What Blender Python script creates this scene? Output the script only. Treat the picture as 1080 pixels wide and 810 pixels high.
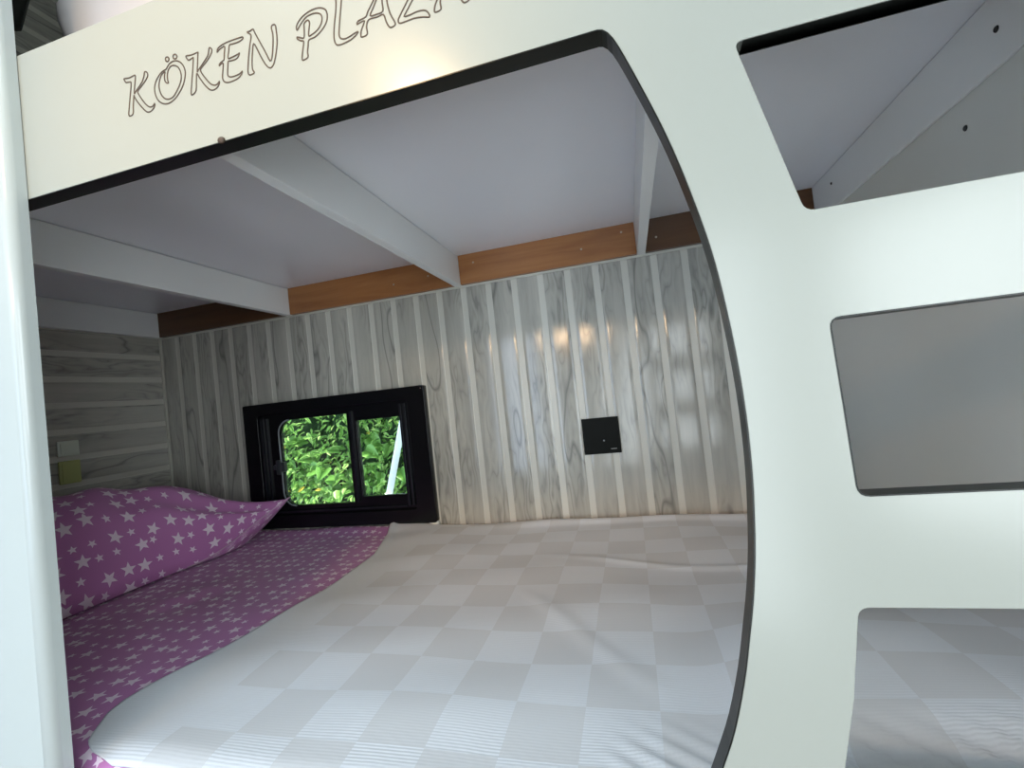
import bpy, bmesh, math, random
from mathutils import Vector, Matrix
random.seed(4)
S = bpy.context.scene
COL = S.collection
for o in list(bpy.data.objects): bpy.data.objects.remove(o)
R = math.radians

# ---------------------------------------------------------------- camera
def make_camera():
    y, p, r = R(-14.306), R(1.5135), R(-6.1881)
    fw = Vector((math.sin(y)*math.cos(p), math.cos(y)*math.cos(p), math.sin(p)))
    rt = Vector((math.cos(y), -math.sin(y), 0)); up = rt.cross(fw)
    r2 = math.cos(r)*rt + math.sin(r)*up
    u2 = -math.sin(r)*rt + math.cos(r)*up
    cd = bpy.data.cameras.new('camera'); c = bpy.data.objects.new('camera', cd); COL.objects.link(c)
    m = Matrix((r2, u2, -fw)).transposed().to_4x4(); m.translation = Vector((1.6658, -0.386, 0.3761))
    c.matrix_world = m
    cd.sensor_width = 36; cd.lens = 36*486.2115/1080; cd.clip_start = .01
    S.camera = c
make_camera()

# ---------------------------------------------------------------- view, world, light
S.view_settings.view_transform = 'Standard'; S.view_settings.look = 'None'
S.view_settings.gamma = 1; S.view_settings.use_curve_mapping = False
S.view_settings.exposure = 0.4
W = bpy.data.worlds.new('sky'); S.world = W; W.use_nodes = True
W.node_tree.nodes['Background'].inputs[0].default_value = (.62, .78, 1, 1)
W.node_tree.nodes['Background'].inputs[1].default_value = 4.2
def light(name, kind, loc, target, energy, color, size=1, size_y=None, angle=None):
    d = bpy.data.lights.new(name, kind); d.energy = energy; d.color = color
    if kind == 'AREA':
        d.size = size
        if size_y: d.shape = 'RECTANGLE'; d.size_y = size_y
    if angle: d.angle = angle
    o = bpy.data.objects.new(name, d); COL.objects.link(o); o.location = loc
    o.rotation_euler = (Vector(target)-Vector(loc)).to_track_quat('-Z', 'Y').to_euler()
    return o
light('sun', 'SUN', (3, 0, 6), (1.4, 1.2, 0), 11.0, (1, .95, .82), angle=R(1.5))
light('doorway_daylight', 'AREA', (1.85, -1.92, .15), (1.45, 0, .3), 20, (.84, .94, 1), .85, 1.7)
light('right_side_fill', 'AREA', (2.86, -1.25, .35), (.5, .4, .25), 27, (.88, .96, 1), 1.1, 1.1)  # added fill from the right for pillow and left wall, no window there
light('skylight_daylight', 'AREA', (1.25, -.62, 2.06), (1.25, -.62, 0), 17, (.72, .88, 1), 1.6, .7)
light('aisle_lamp_light', 'AREA', (1.2, -1.85, .90), (1.3, .3, .75), 6, (1, .66, .36), .42, .13)
s = light('header_warm_fill', 'SPOT', (1.20, -.85, 1.20), (1.30, 0, .76), 30, (1, .66, .34))  # added warm fill aimed at the lettered header, no fixture behind it
s.data.spot_size = R(48); s.data.spot_blend = 1; s.data.shadow_soft_size = .04

TXT = [[[1.1668,0.7694],[1.1741,0.7683],[1.1818,0.7691],[1.1828,0.767],[1.1819,0.7622],[1.1803,0.7553],[1.1793,0.7496],[1.1805,0.7498],[1.1854,0.7539],[1.1912,0.7587],[1.1947,0.7641],[1.1957,0.7679],[1.1976,0.7687],[1.2001,0.7657],[1.1991,0.7619],[1.1946,0.7577],[1.1889,0.7538],[1.1844,0.7501],[1.1857,0.7461],[1.1906,0.7379],[1.1957,0.7315],[1.2,0.7288],[1.2035,0.729],[1.206,0.7312],[1.2059,0.7283],[1.2025,0.7252],[1.1983,0.7238],[1.1938,0.7254],[1.1887,0.7311],[1.1836,0.7379],[1.1792,0.7455],[1.1788,0.7475],[1.1777,0.7432],[1.1763,0.7362],[1.1752,0.7278],[1.1705,0.7265],[1.169,0.729],[1.1704,0.7359],[1.1728,0.7463],[1.1749,0.755],[1.1761,0.7624],[1.1741,0.7636],[1.1695,0.7643],[1.1679,0.7661]],[[1.2256,0.7635],[1.2293,0.7669],[1.234,0.7689],[1.2396,0.7685],[1.2448,0.7655],[1.2486,0.7604],[1.2504,0.7537],[1.2494,0.7478],[1.2464,0.7406],[1.2401,0.7335],[1.234,0.7289],[1.227,0.7263],[1.2203,0.7268],[1.2139,0.7303],[1.2099,0.7354],[1.2078,0.7423],[1.208,0.7486],[1.211,0.755],[1.2161,0.7599],[1.2209,0.7625]],[[1.2236,0.7609],[1.2225,0.7562],[1.2228,0.7508],[1.2255,0.748],[1.2272,0.7482],[1.2264,0.7507],[1.2265,0.7569],[1.2288,0.7621],[1.2324,0.7646],[1.2369,0.7642],[1.2415,0.7611],[1.2442,0.7554],[1.2446,0.7491],[1.2422,0.7427],[1.237,0.7361],[1.2321,0.7317],[1.2263,0.7305],[1.2209,0.7324],[1.2169,0.7367],[1.2147,0.7422],[1.214,0.7487],[1.2162,0.7553],[1.2195,0.7594]],[[1.2306,0.7728],[1.2297,0.7713],[1.2279,0.771],[1.2263,0.7723],[1.2258,0.7742],[1.2267,0.7757],[1.2284,0.7759],[1.2301,0.7747]],[[1.2414,0.7725],[1.2404,0.771],[1.2385,0.7708],[1.2368,0.7721],[1.2362,0.774],[1.2371,0.7755],[1.2391,0.7757],[1.2408,0.7744]],[[1.2533,0.7697],[1.2606,0.7686],[1.2686,0.7691],[1.2687,0.767],[1.2675,0.7591],[1.2658,0.7492],[1.2675,0.7503],[1.2745,0.756],[1.2807,0.7614],[1.2824,0.765],[1.2835,0.769],[1.2853,0.7688],[1.2869,0.7663],[1.2855,0.7626],[1.2803,0.7574],[1.2741,0.753],[1.2702,0.75],[1.2714,0.746],[1.2757,0.7392],[1.2806,0.7326],[1.2852,0.7293],[1.2896,0.7291],[1.2927,0.7313],[1.292,0.7285],[1.2885,0.7253],[1.2835,0.7245],[1.2787,0.727],[1.2732,0.7337],[1.2679,0.7424],[1.2652,0.7473],[1.2638,0.7404],[1.262,0.7296],[1.2569,0.7268],[1.2555,0.7287],[1.2572,0.7381],[1.2599,0.7509],[1.2624,0.7642],[1.2608,0.765],[1.2563,0.7642],[1.2542,0.7666]],[[1.2933,0.7618],[1.2943,0.7651],[1.2995,0.7676],[1.3082,0.7686],[1.3155,0.7686],[1.3239,0.7684],[1.3264,0.7676],[1.3254,0.7659],[1.3199,0.7645],[1.3126,0.7647],[1.3092,0.7647],[1.3078,0.7595],[1.306,0.7517],[1.3111,0.7515],[1.3173,0.7522],[1.3204,0.753],[1.3188,0.7502],[1.3156,0.7481],[1.3095,0.7481],[1.3059,0.7484],[1.3047,0.7432],[1.3036,0.7364],[1.3042,0.7337],[1.3077,0.7317],[1.3137,0.7315],[1.3186,0.7321],[1.3218,0.7337],[1.3202,0.7307],[1.3157,0.7279],[1.3083,0.7269],[1.3023,0.7274],[1.2983,0.7298],[1.2969,0.7342],[1.2981,0.741],[1.2994,0.7483],[1.2967,0.7485],[1.2943,0.7472],[1.2949,0.7491],[1.2988,0.751],[1.3008,0.7519],[1.3019,0.7582],[1.3031,0.765],[1.2991,0.7647],[1.2953,0.7633]],[[1.3319,0.7714],[1.3356,0.7713],[1.3392,0.7722],[1.3411,0.7676],[1.3462,0.7561],[1.3509,0.7457],[1.356,0.7343],[1.3589,0.7394],[1.361,0.7506],[1.3618,0.7603],[1.3608,0.767],[1.3628,0.7693],[1.3656,0.768],[1.3662,0.7609],[1.3661,0.7521],[1.3637,0.741],[1.3596,0.7303],[1.3552,0.7275],[1.3505,0.732],[1.3457,0.7413],[1.3421,0.7503],[1.3384,0.7574],[1.336,0.7491],[1.3343,0.7387],[1.3343,0.7317],[1.336,0.7282],[1.3324,0.7272],[1.3295,0.728],[1.3286,0.7323],[1.3309,0.7457],[1.3342,0.7587],[1.3362,0.7661],[1.3342,0.7692]],[[1.3898,0.7553],[1.3893,0.7589],[1.3915,0.7624],[1.3962,0.7662],[1.4031,0.769],[1.4107,0.7701],[1.4179,0.769],[1.4227,0.766],[1.4244,0.7614],[1.4238,0.7555],[1.4204,0.7501],[1.4144,0.7454],[1.4085,0.7427],[1.4019,0.7419],[1.4004,0.7366],[1.399,0.7305],[1.399,0.7256],[1.3938,0.7242],[1.3923,0.7259],[1.3935,0.7321],[1.3951,0.7382],[1.3959,0.7425],[1.3928,0.744],[1.3897,0.7464],[1.389,0.7487],[1.3931,0.7469],[1.3965,0.7456],[1.3976,0.7514],[1.398,0.757],[1.3983,0.7594],[1.4018,0.7616],[1.4038,0.7606],[1.4044,0.7575],[1.4032,0.753],[1.4022,0.7459],[1.4061,0.7463],[1.412,0.7486],[1.4166,0.7529],[1.4185,0.758],[1.4177,0.7623],[1.4138,0.7652],[1.4074,0.766],[1.4008,0.7648],[1.3956,0.7611],[1.3919,0.7573]],[[1.4353,0.7736],[1.4351,0.7673],[1.4338,0.7596],[1.4315,0.7499],[1.4298,0.7407],[1.4295,0.7335],[1.4312,0.7286],[1.4351,0.7272],[1.4414,0.7275],[1.4477,0.7288],[1.4524,0.731],[1.4553,0.7336],[1.4527,0.7337],[1.4463,0.732],[1.4409,0.7313],[1.4366,0.733],[1.4351,0.7367],[1.436,0.7436],[1.4381,0.7542],[1.44,0.7632],[1.4414,0.7716],[1.4404,0.7744],[1.437,0.7759]],[[1.455,0.7409],[1.4566,0.7438],[1.4646,0.7451],[1.4676,0.7497],[1.4732,0.7567],[1.4789,0.7647],[1.4817,0.7682],[1.4862,0.7666],[1.4877,0.7585],[1.488,0.7508],[1.4898,0.7404],[1.4939,0.7299],[1.4913,0.7275],[1.4878,0.7282],[1.485,0.7343],[1.4829,0.7417],[1.4763,0.7414],[1.4673,0.7415],[1.4645,0.7352],[1.4646,0.7286],[1.459,0.7275],[1.4578,0.7296],[1.4592,0.7347],[1.463,0.7417],[1.4581,0.7416]],[[1.4694,0.7449],[1.4739,0.7521],[1.4797,0.7611],[1.4828,0.7623],[1.4829,0.7524],[1.4826,0.7449],[1.4766,0.7441]],[[1.497,0.7316],[1.4992,0.7353],[1.5046,0.7422],[1.5086,0.7473],[1.514,0.7542],[1.5072,0.7553],[1.5026,0.7558],[1.5042,0.759],[1.5167,0.7581],[1.521,0.7551],[1.5183,0.7517],[1.5131,0.7459],[1.5077,0.739],[1.5034,0.7334],[1.5094,0.7331],[1.5174,0.7338],[1.5241,0.7325],[1.5271,0.7291],[1.5278,0.7251],[1.5223,0.7269],[1.5134,0.7286],[1.5042,0.7283],[1.4984,0.7285]],[[1.5306,0.7404],[1.5321,0.7431],[1.5395,0.7444],[1.5422,0.7487],[1.5473,0.7554],[1.5526,0.7631],[1.5552,0.7664],[1.5594,0.765],[1.5607,0.7572],[1.5609,0.7498],[1.5625,0.7399],[1.5662,0.7298],[1.5638,0.7275],[1.5607,0.7282],[1.5581,0.734],[1.5562,0.7411],[1.5501,0.7408],[1.5418,0.7409],[1.5393,0.7349],[1.5394,0.7286],[1.5342,0.7275],[1.5331,0.7295],[1.5344,0.7344],[1.538,0.7411],[1.5335,0.741]],[[1.5439,0.7442],[1.548,0.751],[1.5533,0.7597],[1.5562,0.7608],[1.5562,0.7514],[1.5559,0.7441],[1.5504,0.7434]]]
D = .95; XP = 1.006; WX = 2.169; T = .018; ZC = .819; ZB = .7285; ZH = .6687; ZHT = .8426
P_ = .0803

# ---------------------------------------------------------------- material helpers
class NT:
    def __init__(s, name):
        s.m = bpy.data.materials.new(name); s.m.use_nodes = True; s.t = s.m.node_tree
        s.b = s.t.nodes['Principled BSDF']
    def n(s, typ, **kw):
        x = s.t.nodes.new(typ)
        for k, v in kw.items(): setattr(x, k, v)
        return x
    def l(s, a, b): s.t.links.new(a, b)
    def put(s, sock, v):
        if hasattr(v, 'is_linked'): s.l(v, sock)
        elif v is not None: sock.default_value = v
    def math(s, op, a, b=None, c=None, clamp=False):
        x = s.n('ShaderNodeMath', operation=op, use_clamp=clamp)
        for i, v in enumerate((a, b, c)): s.put(x.inputs[i], v)
        return x.outputs[0]
    def mix(s, f, a, b):
        x = s.n('ShaderNodeMix', data_type='RGBA')
        s.put(x.inputs[0], f); s.put(x.inputs[6], a); s.put(x.inputs[7], b)
        return x.outputs[2]
    def noise(s, vec, scale, detail=3, rough=.5, dist=0, dim='3D'):
        x = s.n('ShaderNodeTexNoise', noise_dimensions=dim)
        if vec is not None: s.l(vec, x.inputs['Vector'])
        x.inputs['Scale'].default_value = scale; x.inputs['Detail'].default_value = detail
        x.inputs['Roughness'].default_value = rough; x.inputs['Distortion'].default_value = dist
        return x.outputs[0]
    def ramp(s, f, stops):
        x = s.n('ShaderNodeValToRGB'); e = x.color_ramp.elements
        while len(e) < len(stops): e.new(.5)
        for q, (p, c) in zip(e, stops): q.position = p; q.color = (*c, 1) if len(c) == 3 else c
        s.l(f, x.inputs[0]); return x.outputs[0]
    def bump(s, h, strength=.3, dist=.002):
        x = s.n('ShaderNodeBump'); x.inputs['Strength'].default_value = strength; x.inputs['Distance'].default_value = dist
        s.l(h, x.inputs['Height']); s.l(x.outputs[0], s.b.inputs['Normal'])
    def obj(s): return s.n('ShaderNodeTexCoord').outputs['Object']
    def uv(s): return s.n('ShaderNodeTexCoord').outputs['UV']
    def comb(s, x, y, z=0.0):
        c = s.n('ShaderNodeCombineXYZ')
        for i, v in enumerate((x, y, z)): s.put(c.inputs[i], v)
        return c.outputs[0]
    def sep(s, v):
        c = s.n('ShaderNodeSeparateXYZ'); s.l(v, c.inputs[0]); return c.outputs
    def base(s, v): s.put(s.b.inputs['Base Color'], v if hasattr(v, 'is_linked') else (*v, 1))
    def rough(s, v): s.put(s.b.inputs['Roughness'], v)

def simple(name, col, rough=.5, metal=0, bump=None, var=.04, vscale=6, spec=.5):
    t = NT(name); o = t.obj()
    f = t.noise(o, vscale, 3)
    dark = tuple(max(0, c*(1-var*2)) for c in col)
    t.base(t.mix(f, (*dark, 1), (*col, 1)))
    t.rough(rough); t.b.inputs['Metallic'].default_value = metal
    t.b.inputs['Specular IOR Level'].default_value = spec
    if bump: t.bump(t.noise(o, bump[0], 4), bump[1], .001)
    return t.m

M = {}
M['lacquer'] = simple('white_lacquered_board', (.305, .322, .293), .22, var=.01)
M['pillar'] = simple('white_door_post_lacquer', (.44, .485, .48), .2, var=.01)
M['ceiling_board'] = simple('white_ceiling_board', (.86, .88, .94), .28, var=.02)
M['beam'] = simple('white_beam_board', (.82, .84, .84), .3, var=.02)
M['right_wall'] = simple('glossy_grey_white_wall', (.70, .71, .67), .17, var=.02)
M['black_edge'] = simple('black_edge_banding', (.006, .008, .007), .3, var=.1, spec=.3)
M['engraving'] = simple('dark_brown_engraved_line', (.055, .035, .022), .6)
M['black_plastic'] = simple('black_window_plastic', (.006, .006, .008), .22, var=.1, spec=.35)
M['rail'] = simple('black_glossy_rail', (.012, .013, .018), .12)
M['gasket'] = simple('grey_rubber_gasket', (.25, .28, .30), .35)
M['switch'] = simple('black_switch_glass', (.003, .004, .003), .45, spec=.08)
M['grey_mark'] = simple('pale_printed_mark', (.35, .36, .36), .4)
M['screw'] = simple('zinc_screw', (.55, .48, .38), .35, .9)
M['dark_screw'] = simple('dark_screw', (.03, .03, .03), .4, .6)
M['aisle'] = simple('pale_aisle_wall', (.62, .62, .58), .5)
M['aisle_floor'] = simple('brown_vinyl_floor', (.22, .15, .10), .45, vscale=14, var=.2)
M['upper_white'] = simple('white_padded_cotton', (.40, .37, .36), .85, bump=(60, .2))
M['curtain'] = simple('black_curtain_cloth', (.010, .013, .010), .9)
M['white_pipe'] = simple('white_painted_pipe', (.80, .80, .78), .4)
M['bulb'] = simple('cream_lamp_case', (.8, .75, .62), .4)
M['lump_white'] = simple('matt_white_lump', (.8, .82, .78), .7)

def wood_batten(name, k):
    t = NT(name); o = t.obj()
    x, y, z = t.sep(o)
    v = t.comb(t.math('MULTIPLY', x, 3.0), y, t.math('MULTIPLY', z, 34.0))
    f = t.noise(v, 1.0, 5, .6, .6)
    g = t.noise(t.comb(t.math('MULTIPLY', x, 1.6), y, t.math('MULTIPLY', z, 12.0)), 1.0, 2)
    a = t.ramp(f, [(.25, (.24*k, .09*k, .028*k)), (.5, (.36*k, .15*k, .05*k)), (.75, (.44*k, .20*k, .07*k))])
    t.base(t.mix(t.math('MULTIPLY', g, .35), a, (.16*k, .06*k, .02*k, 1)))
    t.rough(.3)
    return t.m
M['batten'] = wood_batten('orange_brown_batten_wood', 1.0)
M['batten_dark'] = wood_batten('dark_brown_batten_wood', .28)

def grey_wood():
    t = NT('printed_grey_wood_cladding'); u, v, _ = t.sep(t.uv())
    k = t.math('FLOOR', t.math('DIVIDE', t.math('SUBTRACT', u, 1.2038), P_))
    k3 = t.math('MODULO', t.math('ADD', k, 300.0), 5.0)
    un = t.math('ADD', u, t.math('MULTIPLY', k3, 3.71))
    vn = t.math('ADD', v, t.math('MULTIPLY', k3, 1.93))
    warp = t.noise(t.comb(t.math('MULTIPLY', un, 26.0), t.math('MULTIPLY', vn, 6.0)), 1.0, 2, .5)
    field = t.math('ADD', t.math('MULTIPLY', un, 42.0), t.math('MULTIPLY', warp, 5.5))
    fine = t.noise(t.comb(t.math('MULTIPLY', un, 260.0), t.math('MULTIPLY', vn, 9.0)), 1.0, 3)
    fld = t.math('ADD', field, t.math('MULTIPLY', fine, .25))
    line = t.math('PINGPONG', fld, .5)                       # 0..0.5
    ln = t.ramp(line, [(0.0, (1, 1, 1)), (.12, (.5, .5, .5)), (.45, (0, 0, 0)), (1, (0, 0, 0))])
    msk = t.ramp(t.noise(t.comb(t.math('MULTIPLY', un, 9.0), t.math('MULTIPLY', vn, 2.6)), 1.0, 2),
                 [(.42, (0, 0, 0)), (.62, (1, 1, 1))])
    lm = t.math('MULTIPLY', ln, t.math('MULTIPLY_ADD', msk, .5, .06))
    warp2 = t.noise(t.comb(t.math('MULTIPLY', un, 16.0), t.math('MULTIPLY', vn, 3.2)), 1.0, 1, .5)
    f2 = t.math('PINGPONG', t.math('ADD', t.math('MULTIPLY', un, 9.0), t.math('MULTIPLY', warp2, 2.6)), .5)
    l2 = t.ramp(f2, [(0.0, (.8, .8, .8)), (.03, (.5, .5, .5)), (.09, (0, 0, 0)), (1, (0, 0, 0))])
    odd = t.math('MULTIPLY_ADD', t.math('MODULO', k3, 2.0), .75, .08)
    lm = t.math('MAXIMUM', lm, t.math('MULTIPLY', l2, odd))
    tone = t.noise(t.comb(t.math('MULTIPLY', un, 30.0), t.math('MULTIPLY', vn, 2.2)), 1.0, 4, .55)
    c = t.ramp(tone, [(.25, (.36, .352, .312)), (.55, (.475, .462, .41)), (.8, (.555, .54, .48))])
    c = t.mix(t.math('MULTIPLY', fine, .25), c, (.30, .30, .28, 1))
    c = t.mix(lm, c, (.11, .115, .11, 1))
    t.base(c); t.rough(.13)
    emb = t.noise(t.comb(t.math('MULTIPLY', un, 330.0), t.math('MULTIPLY', vn, 14.0)), 1.0, 2)
    t.bump(emb, .10, .001)
    return t.m
M['cladding'] = grey_wood()
M['groove'] = simple('pale_groove', (.61, .60, .535), .4)

def star_cloth():
    t = NT('purple_cotton_with_white_stars'); uv = t.uv()
    # a cell grid with a jittered star in each, drawn as a five-pointed star outline test
    def layer(cell, seed, size):
        sc = t.n('ShaderNodeVectorMath', operation='SCALE'); t.l(uv, sc.inputs[0]); sc.inputs['Scale'].default_value = 1/cell
        ad = t.n('ShaderNodeVectorMath', operation='ADD'); t.l(sc.outputs[0], ad.inputs[0]); ad.inputs[1].default_value = (seed, seed*.37, 0)
        vo = t.n('ShaderNodeTexVoronoi', voronoi_dimensions='2D'); t.l(ad.outputs[0], vo.inputs['Vector'])
        vo.inputs['Scale'].default_value = 1; vo.inputs['Randomness'].default_value = .42
        df = t.n('ShaderNodeVectorMath', operation='SUBTRACT'); t.l(ad.outputs[0], df.inputs[0]); t.l(vo.outputs['Position'], df.inputs[1])
        x, y, _ = t.sep(df.outputs[0])
        cr, cg, cb = t.sep(vo.outputs['Color'])
        ang = t.math('ADD', t.math('ARCTAN2', y, x), t.math('MULTIPLY', cr, 6.283))
        a = t.math('PINGPONG', t.math('ADD', ang, 12.566), math.pi/5)
        d = t.math('SQRT', t.math('ADD', t.math('MULTIPLY', x, x), t.math('MULTIPLY', y, y)))
        rs = t.math('MULTIPLY', t.math('MULTIPLY_ADD', t.math('GREATER_THAN', cg, .45), .42, .58), size)
        dn = t.math('DIVIDE', d, rs)
        e = t.math('MULTIPLY', dn, t.math('ADD', t.math('MULTIPLY', t.math('SINE', a), .66), t.math('MULTIPLY', t.math('COSINE', a), .247)))
        return t.math('LESS_THAN', e, .247)
    s = layer(.032, 3.3, .42)
    n = t.noise(uv, 9, 3)
    base = t.mix(n, (.45, .155, .40, 1), (.53, .21, .48, 1))
    wv = t.noise(uv, 900, 1)
    t.base(t.mix(s, base, (.85, .70, .82, 1))); t.rough(.75)
    t.b.inputs['Sheen Weight'].default_value = .15
    t.bump(wv, .12, .0006)
    return t.m
M['stars'] = star_cloth()

def checker_cloth():
    t = NT('white_checked_waffle_blanket'); u, v, _ = t.sep(t.uv())
    cu = t.math('FLOOR', t.math('DIVIDE', t.math('SUBTRACT', u, 1.24), .0835))
    cv = t.math('FLOOR', t.math('DIVIDE', t.math('SUBTRACT', v, .241), .0835))
    par = t.math('MODULO', t.math('ADD', t.math('ADD', cu, cv), 400.0), 2.0)
    inx = t.math('GREATER_THAN', u, 1.073)
    p = t.math('MULTIPLY', par, inx)
    nz = t.noise(t.comb(t.math('MULTIPLY', u, 6.0), t.math('MULTIPLY', v, 60.0)), 1.0, 3)
    c = t.mix(p, (.68, .705, .745, 1), (.61, .62, .64, 1))
    c = t.mix(t.math('MULTIPLY', nz, .10), c, (.52, .53, .56, 1))
    t.base(c); t.rough(.9); t.b.inputs['Sheen Weight'].default_value = .1
    wob = t.math('MULTIPLY_ADD', t.noise(t.comb(u, v), 12, 2), 6.0, t.math('MULTIPLY', v, 1500.0))
    rib = t.math('SINE', wob)
    amp = t.math('MULTIPLY_ADD', p, -.75, 1.0)
    t.bump(t.math('MULTIPLY', rib, amp), .12, .001)
    return t.m
M['blanket'] = checker_cloth()

def glass():
    t = NT('window_glass'); t.t.nodes.remove(t.b)
    tr = t.n('ShaderNodeBsdfTransparent'); tr.inputs[0].default_value = (.93, .96, .94, 1)
    gl = t.n('ShaderNodeBsdfGlossy'); gl.inputs['Roughness'].default_value = .02
    fr = t.n('ShaderNodeFresnel'); fr.inputs[0].default_value = 1.45
    mx = t.n('ShaderNodeMixShader'); t.l(fr.outputs[0], mx.inputs[0]); t.l(tr.outputs[0], mx.inputs[1]); t.l(gl.outputs[0], mx.inputs[2])
    t.l(mx.outputs[0], t.t.nodes['Material Output'].inputs[0])
    return t.m
M['glass'] = glass()

def leaves():
    t = NT('hedge_leaves'); u, v, _ = t.sep(t.uv())
    c = t.ramp(u, [(0, (.06, .15, .03)), (.35, (.16, .34, .07)), (.7, (.32, .55, .14)), (.93, (.48, .66, .22)), (.97, (.55, .45, .05)), (1, (.62, .50, .08))])
    t.base(c); t.rough(.38)
    t.b.inputs['Transmission Weight'].default_value = 0
    tl = t.n('ShaderNodeBsdfTranslucent'); t.l(c, tl.inputs[0])
    mx = t.n('ShaderNodeMixShader'); mx.inputs[0].default_value = .4
    t.l(t.b.outputs[0], mx.inputs[1]); t.l(tl.outputs[0], mx.inputs[2]); t.l(mx.outputs[0], t.t.nodes['Material Output'].inputs[0])
    return t.m
M['leaves'] = leaves()
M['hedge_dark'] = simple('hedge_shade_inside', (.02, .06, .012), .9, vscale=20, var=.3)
M['soil'] = simple('garden_soil', (.10, .11, .05), .95, vscale=8, var=.3)

# ---------------------------------------------------------------- mesh helpers
def tag(o, label=None, cat=None, group=None, kind=None):
    if label: o['label'] = label
    if cat: o['category'] = cat
    if group: o['group'] = group
    if kind: o['kind'] = kind
    return o
def empty(name, loc=(0, 0, 0)):
    o = bpy.data.objects.new(name, None); o.empty_display_size = .05; COL.objects.link(o); o.location = loc
    return o
def link(name, me, mats, parent=None, smooth=False):
    o = bpy.data.objects.new(name, me); COL.objects.link(o)
    for m in (mats if isinstance(mats, (list, tuple)) else [mats]): me.materials.append(m)
    if smooth:
        for f in me.polygons: f.use_smooth = True
    if parent:
        o.parent = parent; o.matrix_parent_inverse = Matrix.Translation(-Vector(parent.location))
    return o
def finish(name, bm, mats, parent=None, smooth=False):
    me = bpy.data.meshes.new(name); bm.to_mesh(me); bm.free()
    return link(name, me, mats, parent, smooth)
def bx(bm, x0, x1, y0, y1, z0, z1, bev=0):
    vs = [bm.verts.new(c) for c in ((x0,y0,z0),(x1,y0,z0),(x1,y1,z0),(x0,y1,z0),(x0,y0,z1),(x1,y0,z1),(x1,y1,z1),(x0,y1,z1))]
    fs = [bm.faces.new([vs[i] for i in q]) for q in ((0,3,2,1),(4,5,6,7),(0,1,5,4),(1,2,6,5),(2,3,7,6),(3,0,4,7))]
    if bev:
        es = list({e for f in fs for e in f.edges})
        bmesh.ops.bevel(bm, geom=es, offset=bev, segments=2, affect='EDGES', profile=.6)
def box(name, b, mat, parent=None, bev=0, kind=None):
    bm = bmesh.new(); bx(bm, *b, bev=bev); o = finish(name, bm, mat, parent)
    if kind: o['kind'] = kind
    return o
def plate(name, outline, holes, y0, y1, mat, parent=None, bevel=0):
    """a board lying in the XZ plane, cut from an outline with holes"""
    cu = bpy.data.curves.new('tmp', 'CURVE'); cu.dimensions = '2D'; cu.fill_mode = 'BOTH'
    cu.extrude = (y1-y0)/2 - bevel; cu.bevel_depth = bevel; cu.offset = -bevel; cu.bevel_resolution = 1
    for pts in [outline]+holes:
        s = cu.splines.new('POLY'); s.points.add(len(pts)-1); s.use_cyclic_u = True
        for q, (a, b) in zip(s.points, pts): q.co = (a, b, 0, 1)
    tmp = bpy.data.objects.new('tmp', cu); COL.objects.link(tmp)
    dg = bpy.context.evaluated_depsgraph_get()
    me = bpy.data.meshes.new_from_object(tmp.evaluated_get(dg))
    bpy.data.objects.remove(tmp); bpy.data.curves.remove(cu)
    me.materials.clear()
    ym = (y0+y1)/2
    for v in me.vertices: v.co = Vector((v.co.x, ym - v.co.z, v.co.y))
    me.name = name
    return link(name, me, mat, parent)
def rrect(x0, x1, z0, z1, r, n=6, corners=(1, 1, 1, 1)):
    """rounded rectangle, corners (x0z0, x1z0, x1z1, x0z1)"""
    out = []
    for (cx, cz, a0, k, px, pz) in ((x0+r, z0+r, 180, 0, x0, z0), (x1-r, z0+r, 270, 1, x1, z0), (x1-r, z1-r, 0, 2, x1, z1), (x0+r, z1-r, 90, 3, x0, z1)):
        if corners[k]:
            for i in range(n+1):
                a = R(a0 + 90*i/n); out.append((cx+r*math.cos(a), cz+r*math.sin(a)))
        else: out.append((px, pz))
    return out
def round_poly(pts, r, n=5):
    """round every corner of a polygon; r a number or a list"""
    out = []
    for i, b in enumerate(pts):
        rr = r[i] if isinstance(r, (list, tuple)) else r
        a, c = Vector(pts[i-1]), Vector(pts[(i+1) % len(pts)]); b = Vector(b)
        if rr <= 0: out.append(tuple(b)); continue
        p = b + (a-b).normalized()*rr; q = b + (c-b).normalized()*rr
        for k in range(n+1):
            s = k/n; out.append(tuple(p*(1-s)**2 + b*2*s*(1-s) + q*s*s))
    return out
def tube(bm, pts, r, sides=8, closed=False, flat=None):
    pts = [Vector(p) for p in pts]; n = len(pts); rings = []
    for i, p in enumerate(pts):
        a = pts[i-1] if (i > 0 or closed) else p
        b = pts[(i+1) % n] if (i < n-1 or closed) else p
        d = (b-a).normalized()
        s = Vector((0, 1, 0)) if abs(d.y) < .9 else Vector((1, 0, 0))
        e = d.cross(s).normalized(); f = d.cross(e).normalized()
        rr = r[i] if isinstance(r, (list, tuple)) else r
        rings.append([bm.verts.new(p + e*rr*math.cos(2*math.pi*k/sides) + f*rr*(flat or 1)*math.sin(2*math.pi*k/sides)) for k in range(sides)])
    for i in range(n if closed else n-1):
        A, B = rings[i], rings[(i+1) % n]
        for k in range(sides):
            try: bm.faces.new((A[k], A[(k+1) % sides], B[(k+1) % sides], B[k]))
            except ValueError: pass
    if not closed:
        bm.faces.new(rings[0][::-1]); bm.faces.new(rings[-1])
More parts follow.
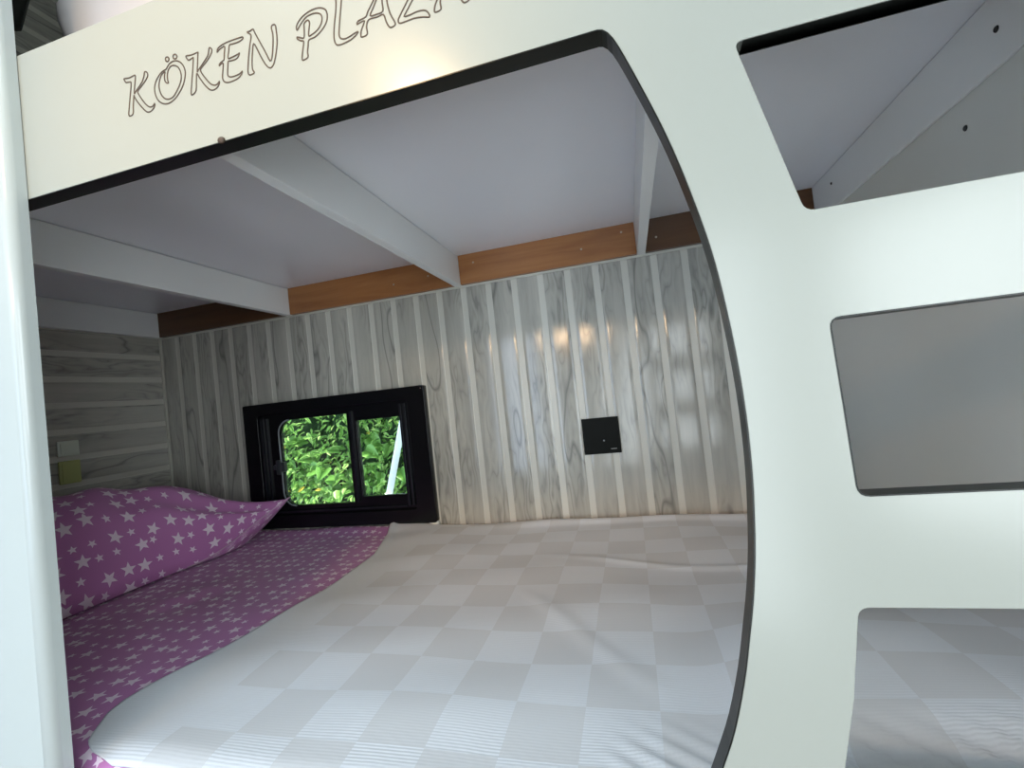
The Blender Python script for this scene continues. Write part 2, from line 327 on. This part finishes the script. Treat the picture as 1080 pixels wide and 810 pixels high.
def smooth_loop(pts, n=4, closed=True):
    out = []; N = len(pts); P = [Vector(p) for p in pts]
    for i in range(N if closed else N-1):
        if closed: p0, p1, p2, p3 = P[i-1], P[i], P[(i+1) % N], P[(i+2) % N]
        else: p0, p1, p2, p3 = P[max(i-1, 0)], P[i], P[i+1], P[min(i+2, N-1)]
        for k in range(n):
            t = k/n
            out.append(.5*((2*p1) + (p2-p0)*t + (2*p0-5*p1+4*p2-p3)*t*t + (3*p1-p0-3*p2+p3)*t**3))
    if not closed: out.append(P[-1])
    return out
def grid_mesh(name, f, nu, nv, mat, parent=None, uvf=None, solid=0):
    bm = bmesh.new(); uvl = bm.loops.layers.uv.new('uv')
    vs = [[bm.verts.new(f(i/nu, j/nv)) for j in range(nv+1)] for i in range(nu+1)]
    for i in range(nu):
        for j in range(nv):
            fc = bm.faces.new((vs[i][j], vs[i+1][j], vs[i+1][j+1], vs[i][j+1]))
            for lp, (a, b) in zip(fc.loops, ((i, j), (i+1, j), (i+1, j+1), (i, j+1))):
                lp[uvl].uv = uvf(a/nu, b/nv) if uvf else (lp.vert.co.x, lp.vert.co.y)
    o = finish(name, bm, mat, parent, True)
    if solid:
        m = o.modifiers.new('thickness', 'SOLIDIFY'); m.thickness = solid; m.offset = -1
    return o
def sm(a, b, x):
    x = max(0, min(1, (x-a)/(b-a))); return x*x*(3-2*x)

# ---------------------------------------------------------------- ribbed cladding
def cladding(name, mapf, ua, ub, va, vb, u0, hole=None, back=.02):
    """boards running along v; a pale groove every P_ metres across u; mapf(u, v, out)->xyz"""
    bm = bmesh.new(); uvl = bm.loops.layers.uv.new('uv')
    prof = [(-.0092, 0), (-.0072, -.0008), (.0072, -.0008), (.0092, 0)] + \
           [(.0092+(P_-.0184)*i/6, .0003*math.sin(math.pi*i/6)) for i in range(1, 6)]
    us = []
    k = math.floor((ua-u0)/P_)-1
    while u0+k*P_-.01 < ub:
        for i, (du, d) in enumerate(prof):
            us.append((u0+k*P_+du, d, i))
        k += 1
    us = [q for q in us if ua <= q[0] <= ub]
    us = [(ua, 0, 3)] + us + [(ub, 0, 3)]
    nv = max(1, int((vb-va)/.5))
    def quad(a, b, v0, v1, mi):
        vv = [bm.verts.new(mapf(a[0], v0, a[1])), bm.verts.new(mapf(b[0], v0, b[1])), bm.verts.new(mapf(b[0], v1, b[1])), bm.verts.new(mapf(a[0], v1, a[1]))]
        f = bm.faces.new(vv); f.material_index = mi; f.smooth = mi == 0
        for lp, c in zip(f.loops, ((a[0], v0), (b[0], v0), (b[0], v1), (a[0], v1))): lp[uvl].uv = c
    for a, b in zip(us, us[1:]):
        mi = 1 if a[2] in (0, 1, 2) else 0
        mid = (a[0]+b[0])/2
        if hole and hole[0] < mid < hole[1]:
            quad(a, b, va, hole[2], mi); quad(a, b, hole[3], vb, mi)
        else: quad(a, b, va, vb, mi)
    bmesh.ops.remove_doubles(bm, verts=bm.verts, dist=1e-5)
    # solid backing behind the cladding
    def bk(a0, a1, b0, b1):
        c = [Vector(mapf(a, b, d)) for d in (-.004, -back) for a, b in ((a0, b0), (a1, b0), (a1, b1), (a0, b1))]
        vs = [bm.verts.new(q) for q in c]
        for q in ((0,1,2,3),(7,6,5,4),(0,4,5,1),(1,5,6,2),(2,6,7,3),(3,7,4,0)): bm.faces.new([vs[i] for i in q]).material_index = 1
    if hole:
        bk(ua, hole[0], va, vb); bk(hole[1], ub, va, vb); bk(hole[0], hole[1], va, hole[2]); bk(hole[0], hole[1], hole[3], vb)
    else: bk(ua, ub, va, vb)
    o = finish(name, bm, [M['cladding'], M['groove']]); o['kind'] = 'structure'
    return o
WIN = (.392, 1.018, .045, .412)
cladding('wall_back', lambda u, v, d: (u, D-d, v), 0.0, WX, -.45, ZB, 1.2038, WIN, .03)
cladding('wall_left', lambda u, v, d: (d, v, u), -.45, ZB, .02, D, .3339-P_*3, None, .03)
cladding('wall_upper_left', lambda u, v, d: (d, v, u), ZC+.02, 2.1, .02, D, .3339+P_*.5, None, .03)
cladding('wall_upper_back', lambda u, v, d: (u, D-d, v), 0.0, WX, ZC+.02, 2.1, 1.2038, None, .03)
# closing strips behind the battens
box('wall_back_band', (-.03, WX+.02, D, D+.03, ZB, ZC+.02), M['aisle'], kind='structure')
box('wall_left_band', (-.03, 0, .02, D, ZB, ZC+.02), M['aisle'], kind='structure')
box('wall_right', (WX, WX+.02, T, D+.03, -.45, 2.1), M['right_wall'], kind='structure')
box('ceiling', (0, WX, T, D, ZC, ZC+.02), M['ceiling_board'], kind='structure')
box('trim_1', (0, WX, D-.006, D, ZB-.005, ZB+.001), M['groove'], kind='structure')
box('trim_2', (0, .007, D-.007, D, 0, ZB-.005), M['groove'], kind='structure')

# front partition beside the bunk: a white door post with a rounded edge
pts = [(-.3, -.0008), (-.3, -.0215)]
for i in range(9):
    a = R(-90+90*i/8); pts.append((XP-.011+.011*math.cos(a), -.0105+.011*math.sin(a)))
pts += [(XP, -.0008)]
bm = bmesh.new()
lo = [bm.verts.new((x, y, -.9)) for x, y in pts]; hi = [bm.verts.new((x, y, 2.1)) for x, y in pts]
bm.faces.new(lo[::-1]); bm.faces.new(hi)
for i in range(len(pts)):
    j = (i+1) % len(pts); f = bm.faces.new((lo[i], lo[j], hi[j], hi[i])); f.smooth = 1 < i < 10
bmesh.ops.recalc_face_normals(bm, faces=bm.faces)
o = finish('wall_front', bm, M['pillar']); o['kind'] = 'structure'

# aisle behind the camera
box('floor', (-.3, 2.9, -2.0, .02, -.92, -.9), M['aisle_floor'], kind='structure')
box('ceiling_aisle', (-.35, 2.95, -2.05, D+.05, 2.1, 2.13), M['aisle'], kind='structure')
box('wall_aisle_left', (-.33, -.3, -2.0, -.0215, -.9, 2.1), M['aisle'], kind='structure')
box('wall_aisle_right', (2.9, 2.93, -2.0, .02, -.9, 2.1), M['aisle'], kind='structure')
bm = bmesh.new()
bx(bm, -.3, .05, -2.03, -2.0, -.9, 2.1); bx(bm, .85, 2.9, -2.03, -2.0, -.9, 2.1); bx(bm, .05, .85, -2.03, -2.0, 1.4, 2.1)
o = finish('wall_aisle_back', bm, M['aisle']); o['kind'] = 'structure'

# ---------------------------------------------------------------- beams and battens under the ceiling
def beam(x0, x1, label):
    o = box('ceiling_beam', (x0, x1, T+.004, D-.001, ZB, ZC-.0013), M['beam'], bev=.0012)
    tag(o, label, 'beam', 'white beams under the bunk ceiling')
beam(.001, .020, 'white beam flat against the striped left end wall')
beam(.566, .588, 'long white ceiling beam second from the left end, above the pillow')
beam(1.180, 1.202, 'white ceiling beam running back above the right edge of the black window')
beam(1.724, 1.746, 'narrow white ceiling beam seen end-on near the curved opening edge')
beam(WX-.006, WX-.0005, 'white beam against the grey right end wall behind the ladder')
def batten(x0, x1, label, m='batten'):
    o = box('wood_batten', (x0, x1, D-.018, D-.0005, ZB+.0015, ZC-.0005), M[m])
    tag(o, label, 'batten', 'wooden battens at the ceiling back edge')
    return o
def screw(x, z, y=D-.018, m='screw', parent=None, nrm=(0, -1, 0), r=.0032):
    bm = bmesh.new()
    bmesh.ops.create_cone(bm, cap_ends=True, segments=12, radius1=r, radius2=r*.75, depth=.0016)
    bmesh.ops.create_cube(bm, size=1, matrix=Matrix.Translation((0, 0, .0009)) @ Matrix.Diagonal((r*1.2, r*.25, .0004, 1)))
    q = Vector(nrm).to_track_quat('Z', 'Y').to_matrix().to_4x4()
    bm.transform(Matrix.Translation(Vector((x, y, z)) + Vector(nrm)*.0006) @ q)
    return finish('screw', bm, M[m], parent)
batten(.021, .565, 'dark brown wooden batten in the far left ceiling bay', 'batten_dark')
b = batten(.589, 1.179, 'orange brown wooden batten above the black window')
screw(.981, .767, parent=b); screw(1.10, .774, parent=b)
b = batten(1.203, 1.723, 'orange brown wooden batten in the middle bay above the black socket')
screw(1.574, .770, parent=b); screw(1.688, .797, parent=b); screw(1.25, .79, parent=b)
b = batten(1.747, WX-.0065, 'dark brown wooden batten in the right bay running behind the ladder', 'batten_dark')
screw(1.778, .766, parent=b)
for (y, z) in ((.334, .773), (.416, .688), (.826, .784)):
    x = WX-.006 if z > ZB else WX
    o = screw(x, z, y, 'dark_screw', None, (-1, 0, 0), .0045 if y < .5 else .0035); o.name = 'wall_screw'
    tag(o, {.334: 'dark screw head in the beam nearest the top of the upper ladder hole',
            .416: 'dark screw head in the grey wall below the beam, middle of the ladder hole',
            .826: 'tiny dark screw head beside the brown batten corner in the ladder hole'}[y], 'screw', 'screws in the right end wall')

# ---------------------------------------------------------------- front panel with the curved opening and ladder holes
fp = empty('bunk_front_panel', (XP, 0, -.9))
tag(fp, 'white bunk front panel with one large curved opening, ladder holes and engraved lettering', 'panel')
curve = [(1.680,.6687),(1.6915,.639),(1.703,.607),(1.714,.574),(1.7245,.536),(1.736,.484),(1.742,.443),(1.7465,.392),(1.7485,.345),(1.748,.30),(1.7455,.262),(1.7425,.232),(1.738,.202),(1.732,.172),(1.725,.140),(1.714,.102),(1.702,.072),(1.688,.040),(1.670,.005),(1.655,-.022),(1.640,-.045)]
cs = [tuple(v) for v in smooth_loop([Vector((a, b, 0)) for a, b in curve], 3, False)]
cs = [(a, b) for a, b, _ in cs]
top_r = []
pA, pB, pC = Vector((1.66, .6687)), Vector(cs[0]), Vector(cs[2])
for k in range(5):
    s = k/4; q = (pB+Vector((-.008, 0)))*(1-s)**2 + pB*2*s*(1-s) + pC*s*s; top_r.append(tuple(q))
open_right = top_r + cs[3:]
XL = -.03
# ladder holes: left edges follow a second arc
def hole(l_top, l_mid, l_bot, zt, zb, xr=2.10):
    pts = [(l_top, zt), (xr, zt), (xr, zb), (l_bot, zb)]
    rp = round_poly(pts, .007, 4)
    return rp + ([l_mid] if l_mid else [])
H1 = hole(1.7715, None, 1.8052, .6285, .4895)
H2 = hole(1.8125, None, 1.8165, .4075, .2775)
H3 = hole(1.8075, (1.797, .130), 1.7815, .1965, .060)
outline = [(XL, -.9), (2.9, -.9), (2.9, 2.1), (2.05, 2.1), (1.98, 1.6), (1.90, 1.25), (1.80, 1.0), (1.70, .88), (1.60, ZHT), (.90, ZHT), (.90, 2.1), (XL, 2.1)]
opening = [(.90, ZH)] + open_right + [(.90, -.045)]
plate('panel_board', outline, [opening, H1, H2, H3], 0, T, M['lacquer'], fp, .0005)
def band(name, pts, closed, inside, th=.0011, y0=-.0006, y1=T+.0005):
    """edge banding: a thin strip following the cut edge"""
    bm = bmesh.new(); n = len(pts); V = [Vector(p) for p in pts]
    off = []
    for i in range(n):
        a = V[i-1] if (i or closed) else V[i]; b = V[(i+1) % n] if (i < n-1 or closed) else V[i]
        d = (b-a).normalized(); off.append(V[i] + Vector((d.y, -d.x))*th*inside)
    q = []
    for p, o_ in zip(V, off):
        q.append([bm.verts.new((p.x, y0, p.y)), bm.verts.new((p.x, y1, p.y)), bm.verts.new((o_.x, y1, o_.y)), bm.verts.new((o_.x, y0, o_.y))])
    for i in range(n if closed else n-1):
        A, B = q[i], q[(i+1) % n]
        for k in range(4): bm.faces.new((A[k], A[(k+1) % 4], B[(k+1) % 4], B[k]))
    bmesh.ops.recalc_face_normals(bm, faces=bm.faces)
    return finish(name, bm, M['black_edge'], fp)
e = band('edge_banding', [(.901, ZH)] + open_right, False, 1); e['label'] = 'black edge banding around the large curved opening'
for h in (H1, H2, H3):
    band('edge_banding', h, True, -1 if sum((a[0]-b_[0])*(a[1]+b_[1]) for a, b_ in zip(h, h[1:]+h[:1])) < 0 else 1, y0=-.0004 if h is H2 else .001)
bm = bmesh.new()
for g in TXT:
    lp = smooth_loop([Vector((x, -.0003, z)) for x, z in g], 3)
    tube(bm, lp, .00078, 6, True, .5)
e = finish('lettering', bm, M['engraving'], fp); e['label'] = 'engraved outline letters reading KÖKEN PLAZA'
# small blob on the header edge
bm = bmesh.new(); bmesh.ops.create_uvsphere(bm, u_segments=10, v_segments=6, radius=.0045, matrix=Matrix.Translation((1.289, -.001, ZH+.001)) @ Matrix.Diagonal((1, .6, .8, 1)))
e = finish('glue_bead', bm, M['engraving'], fp, True)

# ---------------------------------------------------------------- window
w = empty('window_1', (.70, .93, .015)); w['kind'] = 'structure'
w['label'] = 'black framed sliding camper window in the striped back wall'
X0, X1, Z0, Z1 = .3626, 1.0467, .0153, .4409
f = plate('window_frame', rrect(X0, X1, Z0, Z1, .006), [rrect(.420, .986, .058, .402, .012)], .928, .956, M['black_plastic'], w, .0015)
plate('sash', rrect(.415, .990, .052, .406, .005), [rrect(.490, .757, .087, .378, .046, 8, (1, 0, 0, 1)), rrect(.790, .948, .104, .352, .004)], .944, .962, M['black_plastic'], w, .001)
def ringpts(pts, y): return [Vector((a, y, b)) for a, b in pts]
bm = bmesh.new()
g = rrect(.490, .757, .087, .378, .046, 8, (1, 0, 0, 1))
half = [q for q in g if q[0] < .60]
half = sorted(half, key=lambda q: (math.atan2(q[1]-.23, -(q[0]-.60))))
tube(bm, [(a-.001, .9425, b) for a, b in half], .0026, 6); finish('gasket', bm, M['gasket'], w, True)
bm = bmesh.new(); bx(bm, .953, .962, .932, .946, .07, .392, .002); bx(bm, .970, .977, .932, .946, .07, .392, .002); finish('side_rail', bm, M['rail'], w)
bm = bmesh.new(); bx(bm, .424, .430, .932, .946, .07, .39, .0015); bx(bm, .440, .447, .936, .946, .07, .39, .0015); finish('side_rail', bm, M['rail'], w)
bm = bmesh.new(); bx(bm, .772, .779, .936, .946, .09, .385, .0015); finish('meeting_rail', bm, M['rail'], w)
bm = bmesh.new(); bx(bm, .43, .95, .934, .945, .066, .072, .0015); finish('bottom_track', bm, M['rail'], w)
bm = bmesh.new(); bx(bm, .478, .512, .928, .944, .205, .238, .003); bx(bm, .484, .500, .922, .930, .198, .246, .002); bx(bm, .466, .480, .930, .944, .214, .230, .002)
e = finish('latch', bm, M['gasket'], w); e['label'] = 'small dark grey latch at the left of the sliding sash'; e.data.materials[0] = simple('dark_grey_latch', (.035, .04, .045), .3)
for (a, b, c, d) in ((.480, .765, .080, .385), (.785, .955, .098, .358)):
    box('window_pane', (a, b, .951, .954, c, d), M['glass'], w)
screw(X1-.009, Z1-.009, .928, 'screw', f, r=.002)

# ---------------------------------------------------------------- black wall socket plate
s = empty('switch_plate', (1.57, D, .2376))
tag(s, 'square black touch switch plate on the grey striped back wall', 'switch')
plate('plate', rrect(1.5186, 1.6217, .1866, .2886, .002), [], D-.0095, D-.001, M['switch'], s, .001)
bm = bmesh.new(); bmesh.ops.create_cone(bm, cap_ends=True, segments=16, radius1=.0022, radius2=.0016, depth=.001, matrix=Matrix.Translation((1.5765, D-.0098, .2235)) @ Matrix.Rotation(R(90), 4, 'X'))
e = finish('indicator', bm, M['grey_mark'], s); e['label'] = 'tiny pale indicator dot'
e = box('printed_mark', (1.594, 1.610, D-.0098, D-.0094, .1985, .2000), M['grey_mark'], s)

for (z0, z1, col, lab, nm) in ((.341, .387, (.70, .74, .64), 'small pale grey raised rectangle on the striped left end wall, upper of two', 'pale_rectangle'),
                           (.258, .327, (.44, .47, .17), 'small yellow green raised rectangle on the striped left end wall, lower of two', 'yellow_green_rectangle')):
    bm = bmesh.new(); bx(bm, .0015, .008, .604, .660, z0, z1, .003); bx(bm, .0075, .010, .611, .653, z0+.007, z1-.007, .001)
    o = finish('wall_rectangle', bm, simple(nm, col, .35)); tag(o, lab, 'wall plate')  # two small raised rectangles, pale grey above yellow green
# ---------------------------------------------------------------- bedding
def mat_z(x, y):
    z = .0015*math.sin(x*19+y*7) + .0012*math.sin(y*31-x*11)
    z += .004*math.exp(-((x-.62)**2+(y-.45)**2)/.01)*math.sin(40*(x-y*.6))
    z += .012*sm(.86, .93, y)*sm(1.1, .9, x)
    return z
def mattress():
    x0, x1, y0, y1, r, h = .012, WX-.012, .022, D-.002, .015, .13
    def prof(t, a, b):            # unrolled coordinate -> (pos, drop)
        L = b-a; tot = L + 2*(h-r) + math.pi*r - 2*r
        s = t*tot
        if s < h-r: return a, -(h-s), s
        s2 = s-(h-r)
        if s2 < math.pi*r/2:
            q = s2/r; return a + r - r*math.cos(q), -r + r*math.sin(q), s
        s3 = s2 - math.pi*r/2
        if s3 < L-2*r: return a+r+s3, 0, s
        s4 = s3-(L-2*r)
        if s4 < math.pi*r/2:
            q = s4/r; return b-r+r*math.sin(q), -r+r*math.cos(q), s
        return b, -r-(s4-math.pi*r/2), s
    def f(u, v):
        px, dx, _ = prof(u, x0, x1); py, dy, _ = prof(v, y0, y1)
        z = min(dx, dy)
        if dx == 0 and dy == 0: z = mat_z(px, py)
        ruck = .0
        if py < .08 and px < 1.1: ruck = .003*math.sin(px*70+py*30)*sm(.08, .0, py)
        return Vector((px, py - (ruck if z < -.01 else 0), max(z, -h) + (ruck*.3 if z >= -.01 else 0)))
    return grid_mesh('mattress', f, 150, 90, M['stars'], uvf=lambda u, v: (prof(u, x0, x1)[2]*1.0, prof(v, y0, y1)[2]*1.0))
m = mattress(); tag(m, 'purple star patterned fitted sheet over the bunk mattress', 'mattress')
box('bed_base', (.003, WX-.003, .021, D-.005, -.16, -.131), M['beam'])
tag(bpy.data.objects['bed_base'], 'white board under the purple mattress', 'bed base')

LE = [(.022, 1.03), (.028, .990), (.040, .962), (.056, .948), (.09, .922), (.115, .917), (.15, .922), (.239, .950), (.332, .962), (.473, .978), (.60, .978), (.70, .966), (.80, .935), (.88, .905), (.935, .885)]
def left_edge(y):
    for (a, b), (c, d) in zip(LE, LE[1:]):
        if a <= y <= c: return b + (d-b)*(y-a)/(c-a)
    return LE[0][1] if y < LE[0][0] else LE[-1][1]
def blanket():
    x1 = WX-.016
    def f(u, v):
        y = .0195 + v*(.934-.0195)
        xl = left_edge(y); x = xl + (x1-xl)*u
        z = .005 + mat_z(x, y)
        # soft folds
        z += .0045*sm(.0, .12, x-xl)*(math.sin(x*9+y*14)*.5+.5)*sm(.02, .15, y)
        z += .006*math.exp(-((x-xl-.012)/.012)**2)*sm(.70, .92, y)           # rolled corner at the back
        z += .004*math.exp(-((y-.62-.05*math.sin(x*6))/.012)**2)*sm(1.4, 1.6, x)
        z += .010*math.exp(-((y-.900)/.018)**2)*sm(1.1, 1.5, x)
        z += .003*math.exp(-(((x-1.55)+(y-.32)*.8)/.02)**2)*sm(.15, .25, y)*sm(.5, .4, y)
        # hump behind the ladder
        z += .026*sm(.03, .17-(x-1.85)*.30, y)*sm(.55, .22, y)*sm(1.70, 1.82, x)
        z += .0012*math.sin((x*1.6-y)*260+3*math.sin(y*60))*sm(.16, .08, y)*sm(1.74, 1.80, x)
        # bunching where the cloth meets the curved edge
        z += .0035*math.sin((x*1.0+y*1.4)*150)*sm(.16, .05, y)*sm(1.58, 1.66, x)
        # rounding over the front
        if y < .050:
            q = (.050-y)/.034; z -= .011*q*q
        return Vector((x, y, z))
    o = grid_mesh('blanket', f, 260, 160, M['blanket'], solid=.004)
    return o
b = blanket(); tag(b, 'white checked waffle blanket spread over the right part of the bed', 'blanket')

def pillow():
    cx, cy, a, bb = .235, .505, .215, .40
    def pt(s, t, up):
        # s across (x), t along (y)
        e = max(0, (1-abs(s)**2.6))**.62 * max(0, (1-abs(t)**2.8))**.55
        pin = 1 - .05*(1-t*t)*abs(s)**2
        x = cx + a*s*pin + .0*t; y = cy + bb*t*(1-.045*(1-s*s)*abs(t)**2)
        corner = max(0, s)**3*max(0, t)**3
        x += .068*corner + .03*max(0, s)*max(0, t); y -= .0*corner
        seam = .006 + .088*corner + .034*sm(.35, .9, t)*max(0, s)**2
        if up:
            z = seam + (.243 - .035*t - .04*corner)*e
            # creases running to the corner
            d = math.hypot((s-1.15), (t-1.1)); an = math.atan2(1.1-t, 1.15-s)
            wr = math.sin(an*17+1.2*math.sin(d*3)) * .012*sm(1.75, .55, d)*sm(.0, .3, d)*e**.3
            wr += .006*math.sin(s*6+t*9+math.sin(t*4)*2)*e**.6
            z += wr; 
        else:
            z = max(.0055, seam - .09*e**.8)
        return Vector((x, y, z))
    bm = bmesh.new(); uvl = bm.loops.layers.uv.new('uv'); n, m_ = 56, 90
    top = {}; bot = {}
    def par(q): return -math.cos(math.pi*q)*.6 + (-1+2*q)*.4
    US = [0]; VS = [0]
    for i in range(n): US.append(US[-1] + (pt(par((i+1)/n), .1, True)-pt(par(i/n), .1, True)).length)
    for j in range(m_): VS.append(VS[-1] + (pt(.1, par((j+1)/m_), True)-pt(.1, par(j/m_), True)).length)
    KU = .72
    for i in range(n+1):
        for j in range(m_+1):
            s, t = -math.cos(math.pi*i/n), -math.cos(math.pi*j/m_)
            s = s*.6 + (-1+2*i/n)*.4; t = t*.6+(-1+2*j/m_)*.4
            top[i, j] = (bm.verts.new(pt(s, t, True)), (US[i]*KU, VS[j]*KU))
            bd = i in (0, n) or j in (0, m_)
            bot[i, j] = top[i, j] if bd else (bm.verts.new(pt(s, t, False)), (US[i]*KU+1.3, VS[j]*KU))
    for i in range(n):
        for j in range(m_):
            for g_, fl in ((top, 0), (bot, 1)):
                ix = [(i, j), (i+1, j), (i+1, j+1), (i, j+1)]
                if fl: ix = ix[::-1]
                try: fc = bm.faces.new([g_[k][0] for k in ix])
                except ValueError: continue
                for lp, k in zip(fc.loops, ix): lp[uvl].uv = g_[k][1]
    root = finish('pillow', bm, M['stars'], None, True)
    bm = bmesh.new(); loop = []
    for k in range(0, 100): loop.append((-1+k/50, -1))
    for k in range(0, 160): loop.append((1, -1+k/80))
    for k in range(0, 100): loop.append((1-k/50, 1))
    for k in range(0, 160): loop.append((-1, 1-k/80))
    loop = [(s, t) for s, t in loop if (s == 1 and t > .25) or (t == 1 and s > -.6)]
    tube(bm, [pt(s, t, True) for s, t in loop], .0020, 6)
    e = finish('seam', bm, simple('pale_pillow_seam', (.62, .40, .56), .8), root, True); e['label'] = 'pale piped seam'
    return root
p = pillow(); tag(p, 'puffed purple pillow with white stars lying at the left end of the bed', 'pillow')

# ---------------------------------------------------------------- upper bunk bedding
def cushion(name, x0, x1, y0, y1, z0, z1, mat, ex=5):
    bm = bmesh.new(); bmesh.ops.create_uvsphere(bm, u_segments=64, v_segments=32, radius=1)
    for v in bm.verts:
        c = v.co; l = (abs(c.x)**ex+abs(c.y)**ex+abs(c.z)**ex)**(1/ex); c = c/l
        v.co = Vector(((x0+x1)/2+(x1-x0)/2*c.x, (y0+y1)/2+(y1-y0)/2*c.y, (z0+z1)/2+(z1-z0)/2*c.z + .003*math.sin(c.x*17+c.y*5)))
    return finish(name, bm, mat, None, True)
o = cushion('white_pillow', .935, 1.30, .07, .50, ZC+.0215, 1.030, M['upper_white'], 7)
for v in o.data.vertices:
    k = (v.co.z-.842)/.17
    v.co.z -= max(0, v.co.x-.92)*.23*k
    v.co.x -= (k-.6)*.08*sm(1.1, .9, v.co.x)
tag(o, 'white pillow on the upper bunk peeking above the lettered header', 'pillow')
def curt(u, v):
    z = .940 + v*1.1; x = .60 + u*(.329 + min(.25, v*1.1*.55))
    return Vector((x, .045+.008*math.sin(u*40), z))
o = grid_mesh('curtain', curt, 60, 12, M['curtain'], solid=.002); tag(o, 'black curtain at the top left beside the white door post', 'curtain')

# small bumpy white lump at the window corner
bm = bmesh.new(); bmesh.ops.create_icosphere(bm, subdivisions=2, radius=.011, matrix=Matrix.Translation((1.035, D-.012, .012)) @ Matrix.Diagonal((1.5, .7, .9, 1)))
for v in bm.verts: v.co += Vector((math.sin(v.co.z*900), 0, math.sin(v.co.x*700)))*.0012
o = finish('white_lump', bm, M['lump_white'], None, True); tag(o, 'tiny white lump under the window corner', 'scrap')

# warm lamp fixture on the aisle back wall
o = box('wall_lamp', (.94, 1.46, -1.995, -1.90, .82, 1.08), M['bulb'], bev=.01); tag(o, 'cream wall lamp on the aisle wall behind the camera', 'lamp')

# ---------------------------------------------------------------- garden outside the window
box('ground', (-4, 4, D+.05, 6, -1.32, -1.3), M['soil'], kind='structure')
def hedge():
    bm = bmesh.new(); uvl = bm.loops.layers.uv.new('uv'); rnd = random.Random(9)
    def leaf(c, L, Wd, d, up, tone, heart=False):
        d = d.normalized(); s = d.cross(up).normalized(); n = s.cross(d)
        if heart: pr = [(0, 0), (-.06, .32), (.12, .52), (.42, .46), (.75, .22), (1, 0)]
        else: pr = [(0, 0), (.15, .24), (.4, .42), (.7, .28), (1, 0)]
        mid = [c + d*L*a - n*L*.22*a*a for a, b in pr]
        l = [m_ + s*Wd*b + n*Wd*b*.35 for m_, (a, b) in zip(mid, pr)]; r = [m_ - s*Wd*b + n*Wd*b*.35 for m_, (a, b) in zip(mid, pr)]
        vm = [bm.verts.new(q) for q in mid]; vl = [bm.verts.new(q) for q in l[1:-1]]; vr = [bm.verts.new(q) for q in r[1:-1]]
        N = len(pr)
        for side, sg in ((vl, 1), (vr, 0)):
            chain = [vm[0]] + side + [vm[-1]]
            for i in range(N-1):
                q = [vm[i], vm[i+1], chain[i+1], chain[i]]; uq = []
                for z in q:
                    if z not in uq: uq.append(z)
                if len(uq) < 3: continue
                fc = bm.faces.new(uq); fc.smooth = True
                for lp in fc.loops: lp[uvl].uv = (tone, .5)
    for i in range(20000):
        x = rnd.uniform(-1.4, 1.6); z = rnd.uniform(-.9, 1.3)
        dep = rnd.random()**1.3*.42
        y = 1.95 + dep + .10*math.sin(x*5+z*3) + .07*math.sin(z*9-x*4)
        d = Vector((rnd.uniform(-1, 1), rnd.uniform(-1.3, .1), rnd.uniform(-1, .45))); up = Vector((rnd.uniform(-.5, .5), -.6, rnd.uniform(.2, 1)))
        big = rnd.random() < .07 and z < .25
        L = rnd.uniform(.07, .11) if big else rnd.uniform(.026, .06)
        tone = min(.92, max(0, rnd.gauss(.58, .2)))
        if rnd.random() < .008: tone = .99
        if big: tone = rnd.uniform(.3, .6)
        leaf(Vector((x, y, z)), L, L*(.85 if big else rnd.uniform(.32, .6)), d, up, tone, big)
    return finish('hedge', bm, M['leaves'])
h = hedge(); tag(h, 'sunlit green leafy hedge seen through the window', 'hedge', kind='stuff')
bm = bmesh.new()
for i in range(90):
    x = -1.5+3.4*i/90+random.uniform(-.03, .03); y = 2.25+random.uniform(-.1, .25); tz = random.uniform(.9, 1.5)
    pts = [(x+random.uniform(-.1, .1)*k/5, y+random.uniform(-.05, .05), -1.3+(tz+1.3)*k/5) for k in range(6)]
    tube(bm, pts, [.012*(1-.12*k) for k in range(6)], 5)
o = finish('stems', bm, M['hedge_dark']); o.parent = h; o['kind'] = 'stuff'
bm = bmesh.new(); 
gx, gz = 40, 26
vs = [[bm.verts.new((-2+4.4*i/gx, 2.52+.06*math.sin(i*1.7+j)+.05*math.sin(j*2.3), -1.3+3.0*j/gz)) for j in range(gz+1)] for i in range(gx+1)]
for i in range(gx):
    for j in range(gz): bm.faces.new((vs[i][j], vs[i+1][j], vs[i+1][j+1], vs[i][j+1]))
o = finish('dark_backing', bm, M['hedge_dark'], None, True); o.parent = h; o['kind'] = 'stuff'  # dark sheet behind the leaves, shaded hedge depth put into its colour
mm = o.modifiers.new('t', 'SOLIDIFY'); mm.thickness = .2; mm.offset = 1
# leaning white pipe
bm = bmesh.new()
a, c = Vector((.499, 1.6, -.029)), Vector((.588, 1.6, .25)); d = c-a
tube(bm, [a-d*4.5, a-d*.1], .012, 12); 
pp = finish('white_pipe', bm, M['white_pipe'], None, True); tag(pp, 'slanting white pipe standing in front of the hedge outside', 'pipe')
bm = bmesh.new(); tube(bm, [a-d*.1, a+d*3.5], .016, 12); finish('pipe_sleeve', bm, M['white_pipe'], pp, True)
bm = bmesh.new(); tube(bm, [a-d*.16, a+d*.02], .021, 12); finish('pipe_collar', bm, M['white_pipe'], pp, True)
